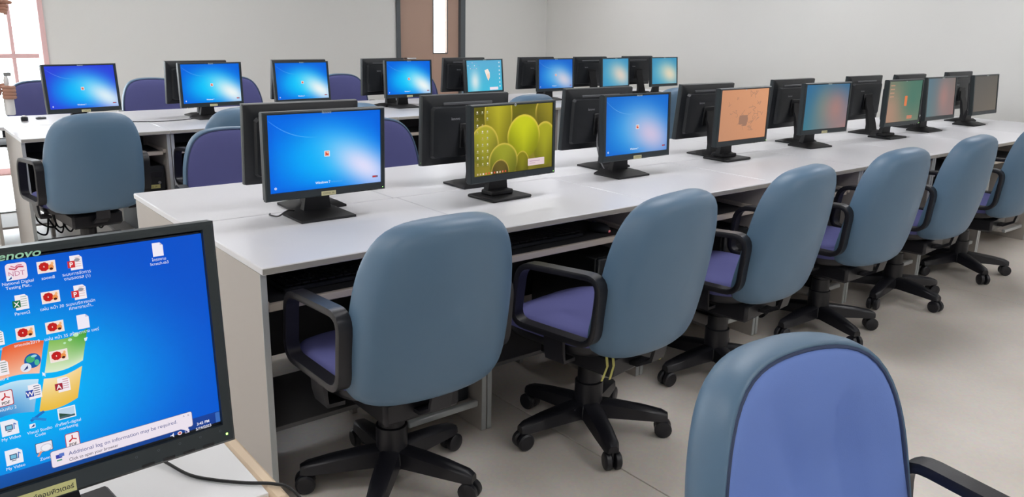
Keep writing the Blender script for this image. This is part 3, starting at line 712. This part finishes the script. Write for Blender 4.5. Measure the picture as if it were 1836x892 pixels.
    for k in range(5): d.ell(.092+.027*k, 0, .0016, .0016, (84, 92, 96)); d.ell(.092+.027*k, -.0, .001, .001, (40, 46, 50))
    d.build('button_symbols', 'printed', e, (0, -BASEB-.0004, pz-.130))
    for c in e.children:
        n = c.name.split('.')[0]
        if n == 'button': c.location.z -= .002
        if n in PANEL_PARTS+('button_symbols',):
            off = Vector(c.location)-Vector((0, -BASEB, pz)); M = Matrix.Rotation(-tilt, 3, 'X') @ Matrix.Rotation(-roll, 3, 'Y')
            if n in ('bezel', 'back_cover'): c.scale = (1, 1, 1.028)
            c.location = Vector((0, -BASEB, pz))+M @ off; c.rotation_euler = M.to_euler()
    return e
fg_monitor()
cable('monitor_cable', [(-.53, -.89, .760), (-.516, -.928, .7555), (-.499, -.978, .7535), (-.474, -1.014, .7535), (-.441, -1.048, .7535), (-.409, -1.075, .7535), (-.393, -1.10, .7515), (-.381, -1.125, .725), (-.376, -1.135, .66), (-.374, -1.14, .55)], .0025, 'cable_black', 'black cable crossing the beige rim of the foreground table')

# ------------------------------------------------------------------ swivel chairs
PROF = [(0, .27), (.010, .36), (.028, .408), (.055, .438), (.10, .458), (.19, .467), (.35, .464), (.5, .457), (.67, .442), (.8, .411), (.9, .363), (.96, .30), (.985, .23), (1, .10)]
Z0, Z1 = .40, .93
def outline(n=72):
    right = [(w_*.535, t) for t, w_ in PROF]; pts = right+[(-a, b) for a, b in right[::-1]]
    P = [(a, Z0+(Z1-Z0)*b) for a, b in pts]; P.append(P[0])
    L = [0]
    for a, b in zip(P[:-1], P[1:]): L.append(L[-1]+math.hypot(b[0]-a[0], b[1]-a[1]))
    out = []
    for k in range(n):
        s = L[-1]*k/n; i = max(j for j in range(len(L)) if L[j] <= s+1e-9); i = min(i, len(P)-2); t = (s-L[i])/(L[i+1]-L[i])
        out.append((P[i][0]+(P[i+1][0]-P[i][0])*t, P[i][1]+(P[i+1][1]-P[i][1])*t))
    for it in range(2):
        out = [((out[k-1][0]+2*out[k][0]+out[(k+1) % n][0])/4, (out[k-1][1]+2*out[k][1]+out[(k+1) % n][1])/4) for k in range(n)]
    return out
OUT = outline(); ZC = (Z0+Z1)/2
def backy(x, z):
    t = (z-Z0)/(Z1-Z0); return -.215-.085*t+.062*(x/.245)**2-.012*math.sin(math.pi*t)
def brings(prof, wr=0):
    rings = []
    for s, dy in prof:
        ring = []
        for x, z in OUT:
            X, Z = x*s, ZC+(z-ZC)*s; y = backy(X, Z)+dy
            if wr and s < .97: y += wrinkle(X, Z)*min(1, (1-s)*6)
            ring.append((X, y, Z))
        rings.append(ring)
    return rings
def wrinkle(x, z):
    def crease(x0, z0, x1, z1, wd, dp):
        dx, dz = x1-x0, z1-z0; L = dx*dx+dz*dz; t = max(0, min(1, ((x-x0)*dx+(z-z0)*dz)/L)); d = math.hypot(x-x0-dx*t, z-z0-dz*t)
        return -dp*math.exp(-(d/wd)**2)
    t = (z-Z0)/(Z1-Z0)
    return crease(-.10, .80, -.125, .58, .014, .018)+crease(.06, .83, -.02, .62, .03, .010)+.014*math.exp(-((t-.25)/.2)**2)-.006*math.exp(-((t-.6)/.12)**2)
FRONT = [(.965, -.004), (.955, .002), (.935, .006), (.9, .009), (.82, .012), (.72, .014), (.6, .015), (.48, .016), (.36, .016), (.24, .016), (.12, .016), (.02, .016)]
REAR = [(.955, -.006), (.975, .001), (.992, .001), (1.0, -.004), (1.006, -.014), (1.008, -.03), (1.0, -.048), (.982, -.064), (.952, -.078), (.90, -.088), (.82, -.094), (.68, -.098), (.5, -.100), (.3, -.101), (.02, -.101)]
def loop_path(P, rad, n=6):
    out = []; P = [Vector(p) for p in P]; m = len(P)
    for i in range(m):
        a, b, c = P[i-1], P[i], P[(i+1) % m]; d1 = (a-b).normalized(); d2 = (c-b).normalized()
        p1 = b+d1*rad; p2 = b+d2*rad
        for k in range(n+1):
            t = k/n; out.append(p1*(1-t)**2+b*2*t*(1-t)+p2*t*t)
    return out
def make_chair(fabric='fabric_violet', wr=0):
    e = empty('office_chair')
    sh = MB().loft(brings(REAR), 0, False, True).build('backrest_shell', 'vinyl_blue', e, angle=80)
    cu = MB().loft(brings(FRONT, wr), 0, False, True).build('backrest_cushion', fabric, e, angle=80)
    MB().tube([(x*.966, backy(x*.966, ZC+(z-ZC)*.966)+.001, ZC+(z-ZC)*.966) for x, z in OUT], .0035, 6, closed=True).build('piping', 'piping_dark', cu)
    # seat
    n = 48; so = []
    for k in range(n):
        a = 2*math.pi*k/n; c, s_ = math.cos(a), math.sin(a); p = 3.6
        so.append((.235*math.copysign(abs(c)**(2/p), c), .03+.225*math.copysign(abs(s_)**(2/p), s_)))
    def sring(s, z, dish=0):
        return [(x*s, .03+(y-.03)*s, z-.02*max(0, (y*s-.10)/.15)**2) for x, y in so]
    MB().loft([sring(1, .420), sring(1.01, .437), sring(.995, .455), sring(.955, .466), sring(.88, .471), sring(.7, .471), sring(.45, .468), sring(.2, .466), sring(.02, .465)], 0, False, True).build('seat_cushion', fabric, e, angle=80)
    MB().loft([sring(1, .420), sring(1.0, .405), sring(.96, .388), sring(.8, .380), sring(.1, .378)], 0, False, True).build('seat_shell', 'chair_plastic', e, angle=60)
    for s_ in (-1, 1):
        sec = [(-.020, -.009), (.020, -.009), (.024, 0), (.020, .011), (-.020, .011), (-.024, 0)]
        P = loop_path([(s_*.266, .118, .462), (s_*.266, .092, .665), (s_*.266, -.235, .685), (s_*.266, -.215, .465)], .055)
        ar = MB().tube(P, .02, sec=sec, closed=True).build('armrest', 'chair_plastic', e, angle=50)
        MB().tube([(s_*.262, -.05, .458), (s_*.258, -.05, .40), (s_*.252, -.05, .368), (s_*.20, -.05, .366)], .01, sec=[(-.006, -.04), (.006, -.04), (.006, .04), (-.006, .04)]).build('arm_bracket', 'chair_plastic', ar)
    MB().box(-.13, .13, -.19, .13, .300, .3775, .012).build('tilt_mechanism', 'chair_plastic', e)
    MB().tube([(0, -.13, .332), (0, -.22, .335), (0, -.272, .365), (0, -.285, .42), (0, -.29, .50)], .01, sec=[(-.035, -.006), (.035, -.006), (.035, .006), (-.035, .006)]).build('back_bracket', 'chair_plastic', e)
    MB().lathe([(.050, .115), (.050, .20), (.046, .202), (.042, .202), (.042, .26), (.038, .262), (.036, .2995)], 20).build('gas_column', 'chair_plastic', e)
    MB().lathe([(.03, .062), (.056, .066), (.060, .085), (.055, .118), (.046, .128)], 24).build('base_hub', 'chair_plastic', e)
    lg = MB()
    rings = []
    for (r_, zt, zb, wd) in ((.035, .130, .070, .034), (.10, .124, .070, .034), (.19, .112, .067, .031), (.262, .098, .064, .027), (.284, .088, .064, .018)):
        rings.append([(r_, -wd, zb), (r_, wd, zb), (r_, wd*.9, zt-.008), (r_, wd*.55, zt), (r_, -wd*.55, zt), (r_, -wd*.9, zt-.008)])
    lg.loft(rings); lme = lg.mesh('leg', ['chair_plastic'])
    ca = MB()
    for s_ in (-1, 1):
        ca.lathe([(.004, -.013), (.025, -.013), (.031, -.008), (.031, .007), (.025, .011), (.004, .011)], 18, xf=Matrix.Translation((.270, s_*.0165, .031)) @ Matrix.Rotation(math.pi/2, 4, 'X'))
    ca.box(.244, .280, -.0045, .0045, .026, .0635, .002); ca.lathe([(.006, .04), (.006, .064)], 10, xf=Matrix.Translation((.252, 0, 0)))
    cme = ca.mesh('caster', ['chair_plastic'])
    for k in range(5):
        l = link('leg', lme, e, rot=(0, 0, 2*math.pi*k/5)); link('caster', cme, l)
    return e
chairs = {'violet': make_chair(), 'blue': make_chair('fabric_blue', 1)}
used_c = {k: False for k in chairs}
def put_chair(x, y, yaw, base, lab, grp=None, kind='violet', dz=0):
    e = copy_tree(chairs[kind]) if used_c[kind] else chairs[kind]; used_c[kind] = True
    e.location = (x, y, 0); e.rotation_euler = (0, 0, R(yaw)); i = 0
    for c in e.children:
        nm = c.name.split('.')[0]
        if nm == 'leg': c.rotation_euler = (0, 0, R(base-yaw)+2*math.pi*i/5); i += 1
        elif nm not in ('base_hub', 'gas_column'): c.location.z += dz
    tag(e, lab, 'chair', grp); return e
CG = 'chairs along the near side of the front row'
put_chair(.357, -.085, 0, 12, 'blue-grey vinyl office chair nearest, at the left end of the front row', CG)
c2 = put_chair(1.09, -.21, 8, 28, 'blue-grey office chair with yellow frayed strips hanging under it', CG)
put_chair(1.894, -.147, 8, 30, 'blue-grey office chair, third from the left along the front row', CG)
put_chair(2.73, -.11, 2, 34, 'blue-grey office chair, fourth from the left along the front row', CG)
put_chair(3.51, -.08, 6, 46, 'blue-grey office chair, fifth from the left along the front row', CG)
put_chair(4.36, -.06, 6, 19, 'blue-grey office chair cut by the right edge of the picture', CG)
for k, (x, y) in enumerate([(-.17, -.19), (-.15, -.20), (.10, -.22)]):
    MB().tube([(x, y, .42), (x+.008, y-.004, .36), (x-.006+.01*k, y+.006, .31)], .004, sec=[(-.006, -.0006), (.006, -.0006), (.006, .0006), (-.006, .0006)]).build('loose_strip', 'strip_yellow', c2)
put_chair(.306, -1.748, 175.8, 20, 'bright blue upholstered office chair facing away from the desks, right foreground', None, 'blue', dz=-.012)
CF = 'chairs on the far side of the front row'
for x, y, yw, lab in [(.56, 1.50, 176, 'violet chair front seen left of the nearest blue screen'), (1.38, 1.52, 182, 'violet chair front seen between the nearest blue screen and the plant screen'), (3.2, 1.5, 180, 'violet chair mostly hidden behind the monitor with the orange screen')]:
    put_chair(x, y, yw, 15, lab, CF, dz=-.02)
CB = 'chairs along the near side of the back row'
put_chair(.115, 2.86, 6, 90, 'blue-grey office chair at the left end of the back row, seen from behind', CB)
put_chair(.92, 2.82, 3, 50, 'blue-grey chair back between the second back-row screen and the nearest black monitor back', CB)
put_chair(1.60, 2.76, -3, 70, 'blue-grey chair top showing just above the nearest front-row monitor', CB)
put_chair(3.05, 2.80, 2, 40, 'blue-grey chair top showing above the plant wallpaper monitor', CB)
put_chair(4.66, 2.80, 2, 40, 'blue-grey chair sliver right of the rightmost back-row screen', CB)
CX = 'chairs on the far side of the back row'
for x, yw, lab in [(.28, 180, 'violet chair behind the white bottle, beside the bright window'), (1.06, 178, 'violet chair between the first and second back-row screens'), (1.74, 184, 'violet chair right of the second back-row screen'), (2.74, 180, 'violet chair left of the brown door, back row'),
                   (3.53, 180, 'violet chair sliver in front of the brown door'), (4.34, 178, 'violet chair sliver right of the light blue desktop screen')]:
    put_chair(x, 4.60, yw, 25, lab, CX, dz=.015)

# ------------------------------------------------------------------ under and on the desks
def make_tower():
    e = empty('computer_tower')
    MB().box(-.085, .085, .012, .40, 0, .42, .004).build('case', 'black_matte', e)
    fp = MB().box(-.087, .087, -.012, .0115, 0, .422, .006).build('front_panel', 'black_plastic', e)
    MB().box(-.07, .07, -.0145, -.0125, .35, .385, .001).build('drive_bay', 'chair_plastic', fp)
    MB().lathe([(.009, 0), (.009, .003), (.007, .004)], 14, xf=Matrix.Translation((.05, -.0122, .315)) @ Matrix.Rotation(math.pi/2, 4, 'X')).build('power_button', 'steel', fp)
    d = Draw(); d.rect(-.052, .052, -.012, .012, (204, 196, 130)); d.text('COM33 .08', 0, -.005, .014, (110, 104, 60)); d.build('sticker', 'printed', fp, (0, -.0128, .292))
    return e
tw = make_tower(); tf = True
def put_tower(x, y, rz, lab):
    global tf
    e = tw if tf else copy_tree(tw); tf = False
    e.location = (x, y, .1045); e.rotation_euler = (0, 0, rz); tag(e, lab, 'computer', 'computer towers under the desks')
for k in range(4): put_tower(.8*k+.682, .085, 0, 'black computer tower under the %s desk of the front row' % ORD[k])
put_tower(BX+.682, BY+.09, 0, 'black computer tower with yellow tag under the leftmost back-row desk')
put_tower(BX+1.482, BY+.09, 0, 'black computer tower under the second back-row desk')
def make_keyboard():
    e = empty('keyboard'); MB().box(-.22, .22, -.07, .07, 0, .016, .004).build('body', 'black_plastic', e)
    for r_ in range(5):
        k = MB(); z = .0165
        for i in range(15): k.box(-.211+.0282*i, -.211+.0282*i+.025, -.06+.0245*r_, -.06+.0245*r_+.021, z, z+.007, .002)
        k.build('key_row', 'black_matte', e)
    return e
kb = make_keyboard(); kf = True
for k in range(5):
    e = kb if kf else copy_tree(kb); kf = False
    e.location = (.8*k+.34, .20, .6145); tag(e, 'black keyboard on the sliding tray of the %s front-row desk' % ORD[k], 'keyboard', 'keyboards on the trays')
def mouse(x, y, lab):
    e = empty('computer_mouse', (x, y, .6145), .2)
    rings = [[(s*.03*math.cos(2*math.pi*k/20), s*.052*math.sin(2*math.pi*k/20), z) for k in range(20)] for s, z in ((.94, 0), (1, .008), (.96, .018), (.8, .028), (.5, .034), (.1, .036))]
    MB().loft(rings).build('body', 'black_plastic', e, angle=80)
    MB().box(-.005, .005, -.054, -.046, .004, .012, .001).build('red_light', 'led_red', e); MB().box(-.004, .004, .015, .035, .030, .036, .002).build('scroll_wheel', 'grey_vent', e)
    tag(e, lab, 'mouse')
mouse(1.47, .16, 'black optical mouse glowing red on the second front-row keyboard tray')
cable('monitor_cable', [(.33, .51, .775), (.30, .50, .78), (.275, .52, .760), (.27, .58, .7535), (.28, .604, .752)], .0028, 'cable_black', 'thin black cable hanging behind the nearest front-row monitor')
cable('monitor_cable', [(1.19, .70, .93), (1.17, .66, .86), (1.15, .628, .79), (1.14, .621, .755)], .0035, 'cable_grey', 'grey cable down the back of the monitor behind the plant wallpaper')
cable('monitor_cable', [(2.0, .73, .93), (1.96, .69, .86), (1.945, .645, .79), (1.95, .624, .755)], .0035, 'cable_grey', 'grey cable down the back of the third far-side front-row monitor')
cable('desk_cable', [(.42, 3.63, .7535), (.55, 3.62, .7535), (.72, 3.55, .7535), (.86, 3.56, .7535), (.96, 3.60, .7535), (.985, 3.64, .7535)], .0028, 'cable_black', 'thin black cable across the back-row desk between the first two screens')
for k in range(9):
    x = BX+.07+.037*k; r1 = random.uniform(-.02, .02); r2 = random.uniform(-.025, .025)
    cable('hanging_cable', [(x, BY+.52, .60), (x+r1, BY+.46, .38), (x+r2, BY+.40+.02*(k % 3), .17+.03*(k % 3)), (x+.05+r1, BY+.33, .12+.04*(k % 2)), (x+.09+r2, BY+.37, .25), (x+.11, BY+.50, .42)], .0055, 'cable_black',
          'black cable in the tangle under the leftmost back-row desk', 'cables under the leftmost back-row desk')

# ------------------------------------------------------------------ person at the left edge holding a bottle
def skin_obj(name, mat, verts, edges, radii, parent, roots=(0,), sub=2):
    me = bpy.data.meshes.new(name); me.from_pydata(verts, edges, []); me.materials.append(MATS[mat])
    o = link(name, me, parent); md = o.modifiers.new('skin', 'SKIN'); md.use_smooth_shade = True
    sv = me.skin_vertices[0].data
    for i, r_ in enumerate(radii): sv[i].radius = (r_, r_) if not isinstance(r_, tuple) else r_; sv[i].use_root = i in roots
    s = o.modifiers.new('sub', 'SUBSURF'); s.levels = sub; s.render_levels = sub
    return o
def person():
    bx, by = -.50, 3.98
    e = empty('person', (bx, by, 0)); tag(e, 'person in dark clothes at the left edge holding a white bottle', 'person')
    V, E_, Rd, roots = [], [], [], []
    def chain(pts, rad, start=None, root=False):
        prev = start
        for p, r_ in zip(pts, rad):
            V.append((p[0]-bx, p[1]-by, p[2])); Rd.append(r_)
            if prev is not None: E_.append((prev, len(V)-1))
            elif root: roots.append(len(V)-1)
            prev = len(V)-1
        return prev
    pel = chain([(bx, by, .93)], [(.15, .115)], root=True)
    ch = chain([(bx, by, 1.08), (bx+.01, by, 1.25), (bx, by, 1.37)], [(.13, .105), (.145, .11), (.12, .09)], pel)
    nk = chain([(bx+.01, by, 1.45), (bx+.03, by, 1.53), (bx+.035, by, 1.60), (bx+.03, by, 1.68)], [.052, .07, .088, .07], ch)
    for s in (-1, 1): chain([(bx, by+s*.095, .86), (bx+.01, by+s*.10, .48), (bx-.01, by+s*.10, .10), (bx+.06, by+s*.10, .04), (bx+.15, by+s*.11, .035)], [.088, .058, .042, .04, .03], pel)
    # bottle hand (near side), then the raised hand
    a1 = chain([(bx+.0, by-.17, 1.37), (bx+.05, by-.25, 1.10), (-.22, 3.765, 1.00), (-.155, 3.775, .972)], [.052, .043, .032, .027], ch)
    pa = chain([(-.128, 3.770, .960), (-.100, 3.762, .955)], [(.036, .052), (.026, .054)], a1)
    b1 = chain([(bx+.0, by+.17, 1.37), (bx+.16, by+.25, 1.17), (-.12, 4.02, 1.415), (-.085, 4.00, 1.440)], [.052, .043, .031, .027], ch)
    pb = chain([(-.050, 3.985, 1.455), (-.025, 3.978, 1.460)], [(.028, .048), (.022, .048)], b1)
    bxx, byy = -.066, 3.80
    for k in range(4):               # bottle hand: the fingers close round the bottle
        z = .984-.0195*k; ln = (.9, 1.0, .96, .82)[k]
        chain([(-.105, 3.760, z), (-.078, 3.757, z-.002), (-.050, 3.761, z-.004), (-.031, 3.784, z-.005), (-.031, 3.784+.022*ln, z-.005)], [.0140, .0140, .0135, .0130, .0115], root=True)
    chain([(-.125, 3.795, .970), (-.104, 3.832, .982), (-.072, 3.843, .994), (-.048, 3.836, 1.003)], [.016, .0150, .014, .012], root=True)
    for k in range(4):               # raised hand: index finger points along the desk, the others curl
        z = 1.486-.0185*k; ln = (.075, .046, .042, .036)[k]; x = -.028
        if k == 0: chain([(x, 3.975, z), (x+ln*.45, 3.970, z+.003), (x+ln*.75, 3.966, z+.001), (x+ln, 3.962, z-.003)], [.0135, .013, .0125, .0105], root=True)
        else: chain([(x, 3.975, z), (x+ln*.7, 3.965, z+.001), (x+ln, 3.975, z-.010), (x+ln*.7, 3.990, z-.014)], [.0135, .0135, .013, .011], root=True)
    chain([(-.060, 3.965, 1.470), (-.035, 3.950, 1.490), (-.008, 3.946, 1.496)], [.016, .015, .012], root=True)
    skin_obj('body', 'skin', V, E_, Rd, e, roots)
    z_ = lambda *P: [(p[0]-bx, p[1]-by, p[2]) for p in P]
    sv = z_((bx, by, .90), (bx, by, 1.08), (bx+.01, by, 1.25), (bx, by, 1.38), (bx+.0, by-.17, 1.37), (bx+.03, by-.215, 1.22), (bx+.0, by+.17, 1.37), (bx+.10, by+.22, 1.25))
    skin_obj('shirt', 'dark_cloth', sv, [(0, 1), (1, 2), (2, 3), (3, 4), (4, 5), (3, 6), (6, 7)], [(.165, .13), (.148, .122), (.16, .125), (.12, .085), .066, .06, .066, .06], e)
    tv = z_((bx, by, .94), (bx, by+.095, .85), (bx+.01, by+.10, .48), (bx-.01, by+.10, .10), (bx, by-.095, .85), (bx+.01, by-.10, .48), (bx-.01, by-.10, .10))
    skin_obj('trousers', 'dark_cloth', tv, [(0, 1), (1, 2), (2, 3), (0, 4), (4, 5), (5, 6)], [(.16, .125), .10, .075, .065, .10, .075, .065], e)
    for s in (-1, 1): skin_obj('shoe', 'black_matte', z_((bx-.05, by+s*.10, .045), (bx+.05, by+s*.10, .045), (bx+.16, by+s*.11, .036)), [(0, 1), (1, 2)], [.045, .045, .036], e)
    hr = MB(); seg = 24; rings = []
    for k in range(9):
        a = math.pi/2*k/8*1.25-.39; rr_ = .098*math.cos(a); rings.append([(.018+rr_*1.02*math.cos(2*math.pi*j/seg)*1.0-.012, rr_*.92*math.sin(2*math.pi*j/seg), 1.635+.105*math.sin(a)) for j in range(seg)])
    hr.loft(rings, 0, False, True).build('hair', 'hair_black', e, angle=80)
    fc = MB()
    fc.loft([[(.115+.0*k, .012*math.cos(2*math.pi*k/8), 1.60+.012*math.sin(2*math.pi*k/8)) for k in range(8)], [(.138, .006*math.cos(2*math.pi*k/8), 1.592+.008*math.sin(2*math.pi*k/8)) for k in range(8)]])
    fc.build('nose', 'skin', e)
    for s in (-1, 1): MB().lathe([(.001, -.008), (.008, -.004), (.009, 0), (.006, .006), (.001, .008)], 12, xf=Matrix.Translation((.112, s*.032, 1.625))).build('eye', 'black_matte', e)
    MB().box(.110, .122, -.022, .022, 1.555, 1.562, .003).build('mouth', 'red_tag', e)
    bt = empty('spray_bottle', (bxx, byy, .812)); tag(bt, 'white plastic bottle in the hand at the left edge', 'bottle')
    MB().lathe([(.024, 0), (.028, .004), (.029, .02), (.029, .12), (.026, .14), (.018, .158), (.012, .168), (.012, .19)], 24).build('body', 'bottle_white', bt)
    MB().lathe([(.0155, .1905), (.0155, .215), (.013, .220), (.011, .235)], 20).build('cap', 'bottle_white', bt)
    MB().box(-.010, .030, -.009, .009, .2355, .258, .004).build('spray_head', 'bottle_cap', bt)
person()
# small things lying on the far desk of the back row
cp = empty('bottle_cap', (.03, 3.99, .7505)); tag(cp, 'small round dark cap with white top on the back-row desk', 'cap')
MB().lathe([(.019, 0), (.021, .004), (.021, .022), (.017, .026), (.004, .027)], 20).build('shell', 'black_plastic', cp)
MB().lathe([(.016, .0271), (.014, .033), (.006, .036), (.002, .0365)], 20).build('top', 'bottle_white', cp)
rm = empty('small_remote', (.135, 4.06, .7505), .3); tag(rm, 'small flat dark object lying beside the round cap on the back-row desk', 'object')
MB().box(-.03, .03, -.014, .014, 0, .012, .004).build('body', 'grey_vent', rm)
MB().box(-.018, .0, -.007, .007, .0122, .014, .001).build('button', 'black_matte', rm)
